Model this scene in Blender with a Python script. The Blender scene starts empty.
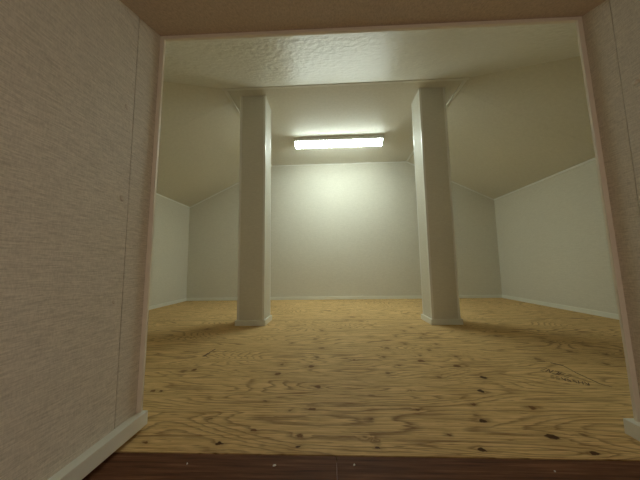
import bpy, bmesh, math, random
from mathutils import Vector, Matrix

# ------------------------------------------------------------------ camera
sc = bpy.context.scene
C = sc.collection
F_PX = 258.09
cam_data = bpy.data.cameras.new('camera')
cam_data.sensor_width = 36.0
cam_data.lens = F_PX / 640.0 * 36.0
cam_data.clip_start = 0.01
cam = bpy.data.objects.new('camera', cam_data)
C.objects.link(cam)
EYE = 0.3319
cam.matrix_world = (Matrix.Translation((0, 0, EYE)) @ Matrix.Rotation(0.0435, 4, 'Z')
                    @ Matrix.Rotation(math.pi / 2 + 0.1009, 4, 'X') @ Matrix.Rotation(-0.0153, 4, 'Z'))
sc.camera = cam

# ------------------------------------------------------------------ light of the place
WORLD_COL, WORLD_STR = (1.0, 0.66, 0.48), 0.12
HALL_COL, HALL_W = (1.0, 0.82, 0.66), 3.4
LAMP_COL, LAMP_STR = (0.87, 1.0, 0.92), 34.0
world = bpy.data.worlds.new('world')
sc.world = world
world.use_nodes = True
world.node_tree.nodes['Background'].inputs[0].default_value = (*WORLD_COL, 1)
world.node_tree.nodes['Background'].inputs[1].default_value = WORLD_STR

# the lamp of the hall below the stairs, behind and under the viewer
hl = bpy.data.lights.new('hall_light', 'AREA')
hl.shape = 'DISK'; hl.size = 0.9; hl.energy = HALL_W; hl.color = HALL_COL
hlo = bpy.data.objects.new('hall_light', hl)
hlo.location = (0.45, -0.75, 0.15)
d = Vector((-0.35, 0.4, 0.50)) - Vector(hlo.location)
hlo.rotation_euler = d.to_track_quat('-Z', 'Y').to_euler()
C.objects.link(hlo)

vs = sc.view_settings
vs.view_transform = 'Standard'
vs.look = 'None'
vs.exposure = 0.0
vs.gamma = 1.0
vs.use_curve_mapping = False

# ------------------------------------------------------------------ sizes of the place (metres)
YB = 2.620                 # back wall
XL, XR = -1.4895, 1.645    # low side walls
ZK = 0.975                 # their height
X0, X1 = -0.620, 0.7965    # flat ceiling
YF = 1.4255
ZC = 1.4
OL, OR = -0.410, 0.585     # opening
YO, ZO = 0.5655, 0.895
YI = 0.5705                # inner face of the opening wall
YE = 0.492                 # front edge of the plywood

# ------------------------------------------------------------------ mesh helpers
def obj(name, bm, mats, parent=None, smooth=False):
    me = bpy.data.meshes.new(name)
    bmesh.ops.recalc_face_normals(bm, faces=bm.faces)
    bm.to_mesh(me); bm.free()
    for m in (mats if isinstance(mats, (list, tuple)) else [mats]):
        me.materials.append(m)
    if smooth:
        for p in me.polygons: p.use_smooth = True
    o = bpy.data.objects.new(name, me)
    C.objects.link(o)
    if parent: o.parent = parent
    return o

def box(bm, x0, x1, y0, y1, z0, z1, bevel=0.0, mi=0):
    r = bmesh.ops.create_cube(bm, size=1.0)
    vs_ = r['verts']
    for v in vs_:
        v.co = Vector((x0 + (v.co.x + .5) * (x1 - x0), y0 + (v.co.y + .5) * (y1 - y0), z0 + (v.co.z + .5) * (z1 - z0)))
    fs = list({f for v in vs_ for f in v.link_faces})
    for f in fs: f.material_index = mi
    if bevel > 0:
        es = list({e for v in vs_ for e in v.link_edges})
        bmesh.ops.bevel(bm, geom=es, offset=bevel, segments=2, affect='EDGES', profile=0.6)

def prism(bm, pts, off, mi=0):
    """polygon given as 3-D points, given thickness by the offset vector"""
    a = [bm.verts.new(Vector(p)) for p in pts]
    b = [bm.verts.new(Vector(p) + Vector(off)) for p in pts]
    n = len(a)
    fs = [bm.faces.new(a), bm.faces.new(b[::-1])]
    for i in range(n):
        fs.append(bm.faces.new((a[i], a[(i + 1) % n], b[(i + 1) % n], b[i])))
    for f in fs: f.material_index = mi

def strip(bm, p, q, w_dir, w, t_dir, t, mi=0):
    """a flat lath from p to q, w wide along w_dir and t thick along t_dir"""
    p, q = Vector(p), Vector(q)
    W = Vector(w_dir).normalized() * w
    T = Vector(t_dir).normalized() * t
    prism(bm, [p, q, q + W, p + W], T, mi)

def struct(name, bm, m, label=None):
    o = obj(name, bm, m)
    o['kind'] = 'structure'
    if label: o['label'] = label
    return o

def thing(name, label, cat, loc, group=None):
    o = bpy.data.objects.new(name, None)
    C.objects.link(o)
    o.location = loc
    o.empty_display_size = 0.1
    o['label'] = label; o['category'] = cat
    if group: o['group'] = group
    return o

# ------------------------------------------------------------------ materials
def new_mat(name):
    m = bpy.data.materials.new(name)
    m.use_nodes = True
    nt = m.node_tree
    return m, nt, nt.nodes['Principled BSDF']

def N(nt, t, **kw):
    n = nt.nodes.new(t)
    for k, v in kw.items(): setattr(n, k, v)
    return n

def mapped(nt, scale, rot=(0, 0, 0)):
    tc = N(nt, 'ShaderNodeTexCoord')
    mp = N(nt, 'ShaderNodeMapping')
    mp.inputs['Scale'].default_value = scale
    mp.inputs['Rotation'].default_value = rot
    nt.links.new(tc.outputs['Object'], mp.inputs['Vector'])
    return mp.outputs[0]

def noise(nt, vec, scale=1.0, detail=3.0, rough=0.55, dist=0.0):
    n = N(nt, 'ShaderNodeTexNoise')
    n.inputs['Scale'].default_value = scale
    n.inputs['Detail'].default_value = detail
    n.inputs['Roughness'].default_value = rough
    n.inputs['Distortion'].default_value = dist
    nt.links.new(vec, n.inputs['Vector'])
    return n.outputs['Fac']

def math_(nt, op, a, b=None, c=None, clamp=False):
    n = N(nt, 'ShaderNodeMath', operation=op)
    n.use_clamp = clamp
    for i, v in enumerate((a, b, c)):
        if v is None: continue
        if isinstance(v, (int, float)): n.inputs[i].default_value = v
        else: nt.links.new(v, n.inputs[i])
    return n.outputs[0]

def ramp(nt, fac, stops):
    n = N(nt, 'ShaderNodeValToRGB')
    els = n.color_ramp.elements
    while len(els) < len(stops): els.new(0.5)
    for e, (p, c) in zip(els, stops):
        e.position = p; e.color = (*c, 1)
    nt.links.new(fac, n.inputs[0])
    return n.outputs[0]

def mix(nt, fac, a, b, mode='MIX'):
    n = N(nt, 'ShaderNodeMix', data_type='RGBA', blend_type=mode)
    if isinstance(fac, (int, float)): n.inputs[0].default_value = fac
    else: nt.links.new(fac, n.inputs[0])
    for i, v in ((6, a), (7, b)):
        if isinstance(v, tuple): n.inputs[i].default_value = (*v, 1)
        else: nt.links.new(v, n.inputs[i])
    return n.outputs[2]

def bump(nt, bsdf, h, strength, dist):
    b = N(nt, 'ShaderNodeBump')
    b.inputs['Strength'].default_value = strength
    b.inputs['Distance'].default_value = dist
    nt.links.new(h, b.inputs['Height'])
    nt.links.new(b.outputs[0], bsdf.inputs['Normal'])

def wallpaper(name, base, dark, threads=(38, 38, 420), thread_bump=0.35, rough=0.62, lumps=0.0, amount=1.0, fine=(330, 330, 60)):
    """off-white vinyl wallpaper with a woven linen relief"""
    m, nt, b = new_mat(name)
    h1 = noise(nt, mapped(nt, threads), 1.0, 4, 0.6)
    h2 = noise(nt, mapped(nt, fine), 1.0, 2, 0.5)
    weave = math_(nt, 'ADD', math_(nt, 'MULTIPLY', h1, 0.7), math_(nt, 'MULTIPLY', h2, 0.3))
    col = ramp(nt, weave, [(0.5 - 0.16 / amount, dark), (0.5 + 0.12 / amount, base)])
    big = noise(nt, mapped(nt, (2.2, 2.2, 2.2)), 1.0, 2, 0.5)
    col = mix(nt, math_(nt, 'MULTIPLY', big, 0.10), col, (0.55, 0.50, 0.36), 'MULTIPLY')
    nt.links.new(col, b.inputs['Base Color'])
    b.inputs['Roughness'].default_value = rough
    b.inputs['Specular IOR Level'].default_value = 0.35
    h = weave
    dist = 0.0006
    if lumps > 0:
        l1 = noise(nt, mapped(nt, (40, 40, 40)), 1.0, 2, 0.5)
        l2 = noise(nt, mapped(nt, (9, 13, 9)), 1.0, 1, 0.5)
        l = math_(nt, 'ADD', math_(nt, 'MULTIPLY', l1, lumps), math_(nt, 'MULTIPLY', l2, lumps * 0.5))
        h = math_(nt, 'ADD', math_(nt, 'MULTIPLY', weave, 0.12), l)
        dist = 0.006
        thread_bump = 0.6
    bump(nt, b, h, thread_bump, dist)
    return m

PAPER = wallpaper('wallpaper_loft', (0.79, 0.765, 0.665), (0.69, 0.665, 0.57))
PAPER_CEIL = wallpaper('wallpaper_ceiling', (0.80, 0.775, 0.685), (0.74, 0.715, 0.625), threads=(60, 60, 60), rough=0.5, lumps=0.2)
PAPER_FRONT = wallpaper('wallpaper_front_slope', (0.80, 0.775, 0.685), (0.74, 0.715, 0.625), threads=(60, 60, 60), rough=0.42, lumps=1.0)
PAPER_SIDE = wallpaper('wallpaper_slope', (0.75, 0.715, 0.605), (0.69, 0.655, 0.55), threads=(60, 60, 60), rough=0.5, thread_bump=0.2)
PAPER_STAIR = wallpaper('wallpaper_stairwell', (0.84, 0.78, 0.68), (0.56, 0.51, 0.435), threads=(55, 55, 700), thread_bump=0.7, fine=(500, 500, 160))
PAPER_SOFFIT_SHADED = wallpaper('wallpaper_soffit_shaded', (0.60, 0.48, 0.39), (0.44, 0.345, 0.27), threads=(300, 120, 120), thread_bump=0.6)  # same paper; the weak warm light from below is painted into its brown colour

def plastic(name, col, rough=0.4):
    m, nt, b = new_mat(name)
    n = noise(nt, mapped(nt, (14, 14, 14)), 1.0, 2, 0.5)
    c = mix(nt, n, col, tuple(x * 0.95 for x in col))
    nt.links.new(c, b.inputs['Base Color'])
    b.inputs['Roughness'].default_value = rough
    return m

TRIM = plastic('white_trim', (0.90, 0.89, 0.82), 0.38)
JAMB = plastic('beige_opening_bead', (0.86, 0.80, 0.67), 0.4)
SKIRT = plastic('white_skirting', (0.87, 0.87, 0.78), 0.35)
HOUSING = plastic('lamp_housing_white', (0.74, 0.75, 0.70), 0.35)
CAP = plastic('lamp_cap_grey', (0.30, 0.33, 0.31), 0.4)
CRUMB = plastic('plaster_crumb', (0.85, 0.83, 0.78), 0.8)
INK = plastic('faded_ink', (0.17, 0.10, 0.045), 0.8)
STICKER = plastic('sticker_green_grey', (0.38, 0.47, 0.40), 0.5)

m, nt, b = new_mat('lamp_diffuser')
g = noise(nt, mapped(nt, (4, 30, 30)), 1.0, 1, 0.5)
b.inputs['Base Color'].default_value = (0.85, 0.88, 0.85, 1)
b.inputs['Emission Color'].default_value = (*LAMP_COL, 1)
nt.links.new(math_(nt, 'MULTIPLY_ADD', g, LAMP_STR * 0.06, LAMP_STR * 0.97), b.inputs['Emission Strength'])
DIFF = m

KNOTS = [(-0.057,1.376,0.011,0.02,0),(-0.083,1.22,0.011,0.018,0),(-0.18,1.159,0.009,0.014,0),(-0.048,1.09,0.016,0.023,0),(-0.06,0.985,0.011,0.014,0),(-0.075,0.895,0.013,0.015,1),(-0.174,0.834,0.013,0.013,1),(0.072,0.955,0.007,0.01,0),(0.183,0.985,0.011,0.014,0),(0.216,1.088,0.012,0.017,0),(-0.176,0.912,0.01,0.012,0),(0.087,1.634,0.025,0.052,0),(0.125,1.726,0.02,0.043,0),(0.09,2.247,0.033,0.098,0),(0.169,1.602,0.018,0.037,0),(-0.477,2.169,0.025,0.069,0),(0.358,1.359,0.01,0.02,0),(0.295,1.266,0.012,0.019,0),(0.415,1.432,0.01,0.022,0),(0.399,1.231,0.013,0.021,0),(0.432,1.3,0.009,0.018,0),(0.302,1.141,0.011,0.015,0),(0.43,1.14,0.01,0.015,0),(0.373,1.063,0.009,0.014,0),(0.317,1.001,0.008,0.011,0),(0.302,0.945,0.016,0.018,1),(0.442,0.99,0.01,0.014,0),(0.403,0.901,0.016,0.019,1),(0.217,0.905,0.008,0.01,0),(0.312,0.816,0.009,0.009,0),(0.439,0.814,0.012,0.013,2),(0.167,0.844,0.01,0.01,0),(0.748,1.26,0.014,0.022,0),(1.089,1.868,0.02,0.049,0),(0.918,1.165,0.016,0.025,0),(1.021,1.15,0.016,0.025,0),(0.884,1.044,0.013,0.018,0),(0.98,1.011,0.013,0.019,0),(0.888,0.92,0.011,0.014,0),(0.707,0.965,0.013,0.017,0),(-0.494,0.72,0.009,0.007,1),(-0.471,0.721,0.007,0.007,2),(-0.277,0.595,0.007,0.005,0),(-0.166,0.558,0.008,0.005,1),(-0.365,0.518,0.006,0.004,1),(-0.22,0.518,0.008,0.005,2),(-0.17,0.673,0.006,0.006,0),(-0.103,0.629,0.006,0.005,0),(-0.053,0.638,0.011,0.008,1),(-0.044,0.749,0.011,0.011,1),(-0.069,0.542,0.01,0.007,1),(-0.071,0.51,0.008,0.005,2),(0.079,0.601,0.006,0.005,0),(0.056,0.541,0.006,0.004,0),(0.076,0.533,0.004,0.003,0),(0.079,0.511,0.006,0.004,2),(0.384,0.731,0.011,0.01,2),(0.331,0.664,0.008,0.007,1),(0.314,0.598,0.01,0.008,2),(0.191,0.64,0.006,0.005,1),(0.222,0.553,0.005,0.003,1),(0.264,0.51,0.009,0.006,2),(0.203,0.729,0.005,0.006,0),(0.312,0.62,0.006,0.005,0),(0.456,0.651,0.011,0.01,1),(0.415,0.548,0.015,0.01,2),(0.453,0.507,0.008,0.006,2),(0.478,0.556,0.009,0.007,0),(-0.686,1.421,0.019,0.035,1),(-0.457,0.864,0.01,0.011,1),(-0.486,0.855,0.014,0.014,0)]

def plywood():
    m, nt, b = new_mat('knotty_plywood')
    tc = N(nt, 'ShaderNodeTexCoord')
    P = tc.outputs['Object']
    wob = N(nt, 'ShaderNodeTexNoise'); wob.inputs['Scale'].default_value = 75
    nt.links.new(P, wob.inputs['Vector'])
    wv = N(nt, 'ShaderNodeVectorMath', operation='MULTIPLY_ADD')
    nt.links.new(wob.outputs['Color'], wv.inputs[0])
    wv.inputs[1].default_value = (0.016, 0.014, 0.0); wv.inputs[2].default_value = (-0.008, -0.007, 0)
    pw = N(nt, 'ShaderNodeVectorMath', operation='ADD')
    nt.links.new(P, pw.inputs[0]); nt.links.new(wv.outputs[0], pw.inputs[1])
    PW = pw.outputs[0]

    def nearest(kind):
        best = None
        for (x, y, rx, ry, k) in KNOTS:
            if k != kind: continue
            ry = min(ry, 0.014) * 0.85; rx = min(rx, 0.018) * 0.82
            if ry < 0.004: ry = 0.004
            v = N(nt, 'ShaderNodeVectorMath', operation='MULTIPLY_ADD')
            nt.links.new(PW, v.inputs[0])
            v.inputs[1].default_value = (1 / rx, 1 / ry, 0)
            v.inputs[2].default_value = (-x / rx, -y / ry, 0)
            l = N(nt, 'ShaderNodeVectorMath', operation='LENGTH')
            nt.links.new(v.outputs[0], l.inputs[0])
            best = l.outputs['Value'] if best is None else math_(nt, 'MINIMUM', best, l.outputs['Value'])
        return best
    d0, d1, d2 = nearest(0), nearest(1), nearest(2)
    dmin = math_(nt, 'MINIMUM', d0, math_(nt, 'MINIMUM', d1, d2))

    def mask(dist, lo, hi):
        n = N(nt, 'ShaderNodeMapRange', interpolation_type='SMOOTHSTEP')
        nt.links.new(dist, n.inputs['Value'])
        n.inputs['From Min'].default_value = lo; n.inputs['From Max'].default_value = hi
        n.inputs['To Min'].default_value = 1.0; n.inputs['To Max'].default_value = 0.0
        return n.outputs[0]
    halo = mask(dmin, 0.5, 4.2)

    # growth rings: contours of a long-wave height field, stretched along the sheet
    field = noise(nt, mapped(nt, (1.1, 5.5, 1)), 1.0, 2, 0.45, 0.35)
    sep = N(nt, 'ShaderNodeSeparateXYZ'); nt.links.new(P, sep.inputs[0])
    ph = math_(nt, 'MULTIPLY', field, 34.0)
    ph = math_(nt, 'ADD', ph, math_(nt, 'MULTIPLY', sep.outputs['Y'], 34.0))
    ph = math_(nt, 'ADD', ph, math_(nt, 'MULTIPLY', halo, 0.35))
    jit = noise(nt, mapped(nt, (10, 130, 1)), 1.0, 3, 0.6)
    ph = math_(nt, 'ADD', ph, math_(nt, 'MULTIPLY', jit, 0.8))
    fr = math_(nt, 'FRACT', ph)
    ring = ramp(nt, fr, [(0.0, (0, 0, 0)), (0.60, (0.08, 0.08, 0.08)), (0.88, (0.9, 0.9, 0.9)), (1.0, (0, 0, 0))])
    fibre = noise(nt, mapped(nt, (8, 210, 1)), 1.0, 4, 0.65)
    fib2 = noise(nt, mapped(nt, (3.2, 70, 1)), 1.0, 3, 0.6)
    patch = noise(nt, mapped(nt, (1.3, 2.4, 1)), 1.0, 2, 0.5)

    light, mid, dark = (0.84, 0.59, 0.275), (0.50, 0.30, 0.105), (0.19, 0.085, 0.024)
    c = mix(nt, ramp(nt, fibre, [(0.42, (0, 0, 0)), (0.68, (1, 1, 1))]), light, mid)
    rmask = math_(nt, 'MULTIPLY', ring, math_(nt, 'MULTIPLY_ADD', patch, 1.6, -0.05), clamp=True)
    c = mix(nt, math_(nt, 'MULTIPLY', rmask, 0.95), c, dark)
    c = mix(nt, ramp(nt, fib2, [(0.56, (0, 0, 0)), (0.76, (0.7, 0.7, 0.7))]), c, dark)
    st = noise(nt, mapped(nt, (20, 330, 1)), 1.0, 2, 0.6)
    c = mix(nt, ramp(nt, st, [(0.60, (0, 0, 0)), (0.70, (0.8, 0.8, 0.8))]), c, dark)
    # small random specks and resin streaks
    vo = N(nt, 'ShaderNodeTexVoronoi'); vo.inputs['Scale'].default_value = 1.0
    nt.links.new(mapped(nt, (9, 22, 1)), vo.inputs['Vector'])
    sp = mask(vo.outputs['Distance'], 0.05, 0.12)
    sx = N(nt, 'ShaderNodeSeparateColor'); nt.links.new(vo.outputs['Color'], sx.inputs[0])
    pick = math_(nt, 'GREATER_THAN', sx.outputs[0], 0.72)
    c = mix(nt, math_(nt, 'MULTIPLY', math_(nt, 'MULTIPLY', sp, pick), 0.6), c, (0.20, 0.10, 0.035))
    # knots
    c = mix(nt, math_(nt, 'MULTIPLY', halo, 0.22), c, dark)
    c = mix(nt, math_(nt, 'MULTIPLY', mask(d0, 0.45, 1.25), 0.75), c, (0.20, 0.11, 0.038))
    c = mix(nt, math_(nt, 'MULTIPLY', mask(d1, 0.6, 1.2), 0.92), c, (0.19, 0.085, 0.028))
    c = mix(nt, math_(nt, 'MULTIPLY', mask(d2, 0.7, 1.15), 0.97), c, (0.075, 0.030, 0.010))
    # butt joint between two sheets
    jy = math_(nt, 'ABSOLUTE', math_(nt, 'SUBTRACT', sep.outputs['Y'], 1.640))
    c = mix(nt, math_(nt, 'MULTIPLY', mask(jy, 0.001, 0.006), 0.6), c, (0.16, 0.09, 0.035))
    nt.links.new(c, b.inputs['Base Color'])
    b.inputs['Roughness'].default_value = 0.6
    b.inputs['Specular IOR Level'].default_value = 0.12
    bump(nt, b, fibre, 0.25, 0.0005)
    return m
PLY = plywood()

m, nt, b = new_mat('dark_red_brown_board')
f1 = noise(nt, mapped(nt, (7, 150, 20)), 1.0, 5, 0.65)
f2 = noise(nt, mapped(nt, (4, 14, 4)), 1.0, 2, 0.5)
c = ramp(nt, f1, [(0.30, (0.080, 0.030, 0.014)), (0.55, (0.19, 0.080, 0.038)), (0.78, (0.36, 0.17, 0.085))])
c = mix(nt, math_(nt, 'MULTIPLY', f2, 0.35), c, (0.06, 0.022, 0.010))
nt.links.new(c, b.inputs['Base Color'])
b.inputs['Roughness'].default_value = 0.65
b.inputs['Specular IOR Level'].default_value = 0.15
bump(nt, b, f1, 0.4, 0.0006)
BOARD = m

# ------------------------------------------------------------------ floors
bm = bmesh.new()
box(bm, XL - 0.02, XR + 0.02, YI, YB + 0.02, -0.012, 0.0)
box(bm, OL, OR, YE, YI, -0.012, 0.0)
# a faded ink stamp and a pencil stroke on the sheet
def ink(p, q, w):
    p, q = Vector((*p, 0)), Vector((*q, 0))
    n = (q - p).normalized().cross(Vector((0, 0, 1))) * w * 0.5
    prism(bm, [p - n, q - n, q + n, p + n], (0, 0, 0.0003), 1)
ink((0.722, 0.930), (0.741, 0.905), 0.008)
ink((0.690, 0.945), (0.715, 0.943), 0.006)
ink((0.741, 0.908), (0.730, 0.845), 0.0028)
ink((0.730, 0.845), (0.727, 0.775), 0.0036)
ink((0.727, 0.775), (0.739, 0.757), 0.003)
rng = random.Random(4)
def glyph_row(a, b2, n, h, w):
    a, b2 = Vector(a), Vector(b2)
    d_ = (b2 - a) / n
    up = Vector((-d_.y, d_.x)).normalized() * h
    if up.x > 0: up = -up
    for i in range(n):
        o = a + d_ * i
        P = [o, o + d_ * 0.7, o + up, o + up + d_ * 0.7, o + up * 0.5, o + up * 0.5 + d_ * 0.7]
        for s_ in rng.sample([(0, 1), (2, 3), (4, 5), (0, 2), (1, 3), (0, 3)], 3):
            ink(tuple(P[s_[0]]), tuple(P[s_[1]]), w)
glyph_row((0.664, 0.886), (0.706, 0.828), 5, 0.030, 0.0030)
glyph_row((0.640, 0.830), (0.705, 0.780), 7, 0.022, 0.0026)
# dark gouge in front of the left column
ink((-0.489, 0.990), (-0.487, 1.030), 0.010)
ink((-0.487, 1.030), (-0.484, 1.080), 0.005)
struct('floor', bm, [PLY, INK], 'knotty pale plywood sheets covering the loft floor')

bm = bmesh.new()
box(bm, OL, 0.0015, 0.22, YE - 0.0016, -0.034, -0.0008, 0.0005)
box(bm, 0.0025, OR, 0.22, YE - 0.0016, -0.034, -0.0008, 0.0005)
struct('floor_landing', bm, BOARD, 'dark red-brown boards in front of the plywood')

# ------------------------------------------------------------------ walls of the loft
T = 0.04
def gable(y, t, zl=ZK):
    return [(XL - T, y, -0.012), (XR + T, y, -0.012), (XR + T, y, ZK), (XR, y, ZK), (X1, y, ZC), (X0, y, ZC), (XL, y, ZK), (XL - T, y, ZK)]
bm = bmesh.new(); prism(bm, gable(YB, T), (0, T, 0)); struct('wall_back', bm, PAPER)
bm = bmesh.new(); box(bm, XL - T, XL, YI, YB, -0.012, ZK); struct('wall_left', bm, PAPER)
bm = bmesh.new(); box(bm, XR, XR + T, YI, YB, -0.012, ZK); struct('wall_right', bm, PAPER)

# the wall round the opening (seen from inside the loft)
bm = bmesh.new()
box(bm, XL - T, OL - 0.05, YI - T, YI, -0.012, ZK + 0.03)
box(bm, OR + 0.05, XR + T, YI - T, YI, -0.012, ZK + 0.03)
box(bm, OL - 0.05, OR + 0.05, YI - T, YI, ZO + 0.035, ZK + 0.03)
struct('wall_front', bm, PAPER)

# ------------------------------------------------------------------ ceiling: a flat panel and three slopes
bm = bmesh.new(); box(bm, X0, X1, YF, YB + T, ZC, ZC + T); struct('ceiling', bm, PAPER_CEIL)
tN = (X0 - XL)      # hip runs out at 45 degrees
yl = YF - (X0 - XL); yr = YF - (XR - X1)
def lap(bm, xa, xb):      # raised lap of two wallpaper lengths
    strip(bm, (xa, 1.53, ZC), (xb, 1.53, ZK), (0, 1, 0), 0.004, (0, 0, -1), 0.0006)
bm = bmesh.new()
prism(bm, [(X0, YF, ZC), (X0, YB + T, ZC), (XL - 0.001, YB + T, ZK), (XL - 0.001, yl, ZK)], (-0.02, 0, T))
lap(bm, X0, XL)
struct('ceiling_left', bm, PAPER_SIDE)
bm = bmesh.new()
prism(bm, [(X1, YF, ZC), (X1, YB + T, ZC), (XR + 0.001, YB + T, ZK), (XR + 0.001, yr, ZK)], (0.02, 0, T))
lap(bm, X1, XR)
struct('ceiling_right', bm, PAPER_SIDE)
bm = bmesh.new()
prism(bm, [(X0, YF, ZC), (X1, YF, ZC), (XR + 0.001, yr, ZK), (XL - 0.001, yl, ZK)], (0, -0.02, T))
struct('ceiling_front', bm, PAPER_FRONT)


# ------------------------------------------------------------------ trims
tw = 0.016
bm = bmesh.new()   # front edge of the flat ceiling
strip(bm, (X0 - tw, YF - tw * .5, ZC - .001), (X1 + tw, YF - tw * .5, ZC - .001), (0, 1, 0), tw, (0, 0, -1), 0.007)
struct('trim_1', bm, TRIM)
bm = bmesh.new()
strip(bm, (X0 - tw * .5, YF, ZC - .001), (X0 - tw * .5, YB, ZC - .001), (1, 0, 0), tw, (0, 0, -1), 0.009)
struct('trim_2', bm, TRIM)
bm = bmesh.new()
strip(bm, (X1 + tw * .5, YF, ZC - .001), (X1 + tw * .5, YB, ZC - .001), (-1, 0, 0), tw, (0, 0, -1), 0.009)
struct('trim_3', bm, TRIM)
bm = bmesh.new()   # top of the low walls
strip(bm, (XL, YI, ZK), (XL, YB, ZK), (0, 0, -1), 0.012, (1, 0, 0), 0.005)
struct('trim_4', bm, TRIM)
bm = bmesh.new()
strip(bm, (XR, YI, ZK), (XR, YB, ZK), (0, 0, -1), 0.012, (-1, 0, 0), 0.005)
struct('trim_5', bm, TRIM)
bm = bmesh.new()   # along the slopes on the back wall
strip(bm, (XL, YB, ZK), (X0, YB, ZC), (0, 0, -1), 0.014, (0, -1, 0), 0.004)
struct('trim_6', bm, TRIM)
bm = bmesh.new()
strip(bm, (XR, YB, ZK), (X1, YB, ZC), (0, 0, -1), 0.014, (0, -1, 0), 0.004)
struct('trim_7', bm, TRIM)
bm = bmesh.new()
strip(bm, (X0, YB, ZC), (X1, YB, ZC), (0, 0, -1), 0.010, (0, -1, 0), 0.003)
struct('trim_8', bm, TRIM)

# bead round the opening
bt = 0.0095
def bead(bm, x0, x1):
    ya, yb = YO - 0.0005, YO + 0.005
    zb = 0.026
    dy = 0.0165 * (1 - zb / ZO)
    prism(bm, [(x0, ya - dy, zb), (x1, ya - dy, zb), (x1, ya, ZO + .004), (x0, ya, ZO + .004)], (0, yb - ya, 0))
bm = bmesh.new(); bead(bm, OL - 0.001, OL + bt); struct('trim_9', bm, JAMB)
bm = bmesh.new(); bead(bm, OR - bt - 0.001, OR + 0.001); struct('trim_10', bm, JAMB)
bm = bmesh.new()
HY = YO - 0.0004
prism(bm, [(OL, HY, 0.9025), (OR, HY, 0.8935), (OR, HY, 0.8850), (OL, HY, 0.8940)], (0, YI + 0.0015 - HY, 0)); struct('trim_11', bm, JAMB)

# ------------------------------------------------------------------ baseboards of the loft
bh, bd = 0.030, 0.008
def base(name, x0, x1, y0, y1, h=bh, z=0.0):
    bm = bmesh.new(); box(bm, x0, x1, y0, y1, z, h, 0.0012); return struct(name, bm, SKIRT)
base('baseboard_back', XL + bd, XR - bd, YB - bd, YB)
base('baseboard_left', XL, XL + bd, YI, YB)
base('baseboard_right', XR - bd, XR, YI, YB)

# ------------------------------------------------------------------ stairwell in front of the opening
YN = -0.9
def dome(bm, c, r, axis):
    rr = bmesh.ops.create_uvsphere(bm, u_segments=14, v_segments=8, radius=r)
    for v in rr['verts']:
        v.co.x *= 0.5
        v.co += Vector(c)
zs = -2.3
def ztop(y): return ZO + 0.33 * (y - YO)
def zh(x, y=YO): return 0.9025 - 0.009 * (x - OL) / (OR - OL) + 0.33 * (y - YO)     # head of the opening, a touch out of level
LEAN = 0.0165      # the foot of the opening stands a little nearer than its head
def side(bm, x, s, y0, y1, lean=0.0):
    prism(bm, [(x, y0, zs), (x, y1 - lean, zs), (x, y1 - lean, 0.0), (x, y1, ZO), (x, y1, ztop(y1) + 0.03), (x, y0, ztop(y0) + 0.02)], (s * 0.05, 0, 0))
bm = bmesh.new()
side(bm, OL, -1, 0.4968, YO + 0.004, LEAN)
side(bm, OL + 0.0006, -1, YN, 0.4938)
for y, z, r in ((0.478, 0.660, 0.0065), (0.480, 0.471, 0.0065), (0.476, 0.271, 0.0042)):
    dome(bm, (OL + 0.0006, y, z), r, -1)
struct('wall_stair_left', bm, PAPER_STAIR)
bm = bmesh.new()
side(bm, OR, 1, 0.5088, YO + 0.004, LEAN)
side(bm, OR - 0.0006, 1, YN, 0.5074)
dome(bm, (OR - 0.0006, 0.485, 0.671), 0.0055, 1)
struct('wall_stair_right', bm, PAPER_STAIR)
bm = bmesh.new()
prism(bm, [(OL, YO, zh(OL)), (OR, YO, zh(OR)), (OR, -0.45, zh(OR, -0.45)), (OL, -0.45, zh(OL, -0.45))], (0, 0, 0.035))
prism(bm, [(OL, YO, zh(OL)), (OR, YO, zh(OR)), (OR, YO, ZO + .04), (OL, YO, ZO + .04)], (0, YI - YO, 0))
struct('ceiling_stairwell', bm, PAPER_SOFFIT_SHADED)
base('baseboard_stair_left', OL - 0.001, OL + 0.018, 0.20, 0.5595, 0.036, 0.009)
base('baseboard_stair_right', OR - 0.023, OR + 0.001, 0.20, 0.5625, 0.028, 0.0)

# ------------------------------------------------------------------ the two columns
def make_column(name, x0, x1, y0, y1, label):
    cx, cy = (x0 + x1) / 2, (y0 + y1) / 2
    hx, hy = (x1 - x0) / 2, (y1 - y0) / 2
    t = thing(name, label, 'column', (cx, cy, 0), None)
    t['kind'] = 'thing'
    bm = bmesh.new(); box(bm, -hx, hx, -hy, hy, 0.0, ZC, 0.0); obj('shaft', bm, PAPER, t)
    for sx in (-1, 1):
        for sy in (-1, 1):
            bm = bmesh.new()
            e = 0.0014; w = 0.011
            xs = sorted((sx * (hx + e), sx * (hx - w)))
            ys = sorted((sy * (hy + e), sy * (hy)))
            box(bm, xs[0], xs[1], ys[0], ys[1], 0.030, ZC - 0.0005)
            xs = sorted((sx * (hx + e), sx * hx))
            ys = sorted((sy * (hy), sy * (hy - w)))
            box(bm, xs[0], xs[1], ys[0], ys[1], 0.030, ZC - 0.0005)
            obj('corner_bead', bm, TRIM, t)
    bm = bmesh.new()
    bo = 0.010
    o_ = [(-hx - bo, -hy - bo), (hx + bo, -hy - bo), (hx + bo, hy + bo), (-hx - bo, hy + bo)]
    i_ = [(-hx, -hy), (hx, -hy), (hx, hy), (-hx, hy)]
    for k in range(4):
        a, b_, c_, d_ = o_[k], o_[(k + 1) % 4], i_[(k + 1) % 4], i_[k]
        prism(bm, [(a[0], a[1], 0), (b_[0], b_[1], 0), (c_[0], c_[1], 0), (d_[0], d_[1], 0)], (0, 0, 0.030))
    obj('skirting', bm, SKIRT, t)
    return t
make_column('support_column', -0.5487, -0.3926, 1.4991, 1.6445, 'square white wallpapered column left of the ceiling light')
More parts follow.
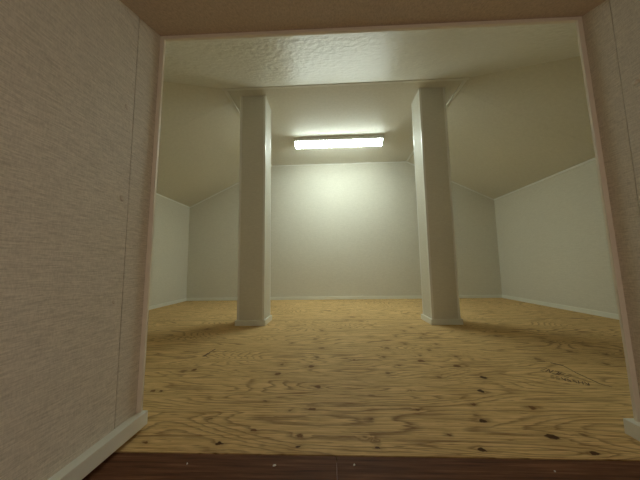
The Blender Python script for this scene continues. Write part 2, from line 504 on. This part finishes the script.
make_column('support_column', 0.5530, 0.7052, 1.4991, 1.6445, 'square white wallpapered column right of the ceiling light')

# ------------------------------------------------------------------ ceiling light
LX0, LX1, LY0, LY1 = -0.294, 0.449, 2.045, 2.160
lx, ly = (LX0 + LX1) / 2, (LY0 + LY1) / 2
hw, hd = (LX1 - LX0) / 2, (LY1 - LY0) / 2
lamp = thing('ceiling_light', 'long white fluorescent light with glowing diffuser on the flat ceiling', 'ceiling light', (lx, ly, ZC))
bm = bmesh.new()
prism(bm, [(-hw, y, z) for y, z in ((-hd, 0), (-hd, -.010), (-hd + .004, -.028), (hd - .004, -.028), (hd, -.010), (hd, 0))], (2 * hw, 0, 0))
obj('housing', bm, HOUSING, lamp)
# shallow trough-shaped diffuser
prof = [(-hd + .010, -.028), (-hd + .016, -.040), (-hd + .026, -.052), (-hd + .040, -.058), (hd - .038, -.058), (hd - .024, -.052), (hd - .014, -.040), (hd - .008, -.028)]
bm = bmesh.new()
prism(bm, [(-hw + .008, y, z) for y, z in prof], (2 * hw - .016, 0, 0))
obj('diffuser', bm, DIFF, lamp)
prof2 = [(-hd + .006, -.026), (-hd + .012, -.041), (-hd + .022, -.055), (-hd + .038, -.062), (hd - .030, -.064), (hd - .015, -.058), (hd - .008, -.044), (hd - .005, -.026)]
for s in (-1, 1):
    bm = bmesh.new()
    x = s * (hw - .008)
    prism(bm, [(x, y, z) for y, z in prof2], (s * .007, 0, 0))
    c = obj('end_cap', bm, CAP, lamp)
    c['label'] = 'grey end cap'
bm = bmesh.new(); box(bm, .17, .21, -hd - .0006, -hd, -.008, -.003)
obj('sticker', bm, STICKER, lamp)

# ------------------------------------------------------------------ crumbs on the dark boards
def crumb(x, y, s, seed, label):
    r = random.Random(seed)
    bm = bmesh.new()
    bmesh.ops.create_icosphere(bm, subdivisions=2, radius=s)
    for v in bm.verts:
        k = r.uniform(0.7, 1.15)
        v.co = Vector((v.co.x * k * 1.3, v.co.y * k * 0.8, v.co.z * k * 0.5))
    zmin = min(v.co.z for v in bm.verts)
    for v in bm.verts: v.co.z -= zmin
    o = obj('plaster_crumb', bm, CRUMB)
    o.location = (x, y, -0.0008)
    o.rotation_euler = (0, 0, r.uniform(0, 3))
    o['label'] = label; o['category'] = 'crumb'; o['group'] = 'white crumbs on the dark boards'
crumb(-0.103, 0.465, 0.0024, 1, 'bright white crumb on dark board just left of the board joint')
crumb(0.031, 0.469, 0.0020, 2, 'bright white crumb on dark board just right of the board joint')
crumb(-0.253, 0.466, 0.0016, 3, 'small dull white crumb nearest the left baseboard on dark board')
crumb(0.350, 0.464, 0.0015, 5, 'small dull pale crumb nearest the right end of dark board')
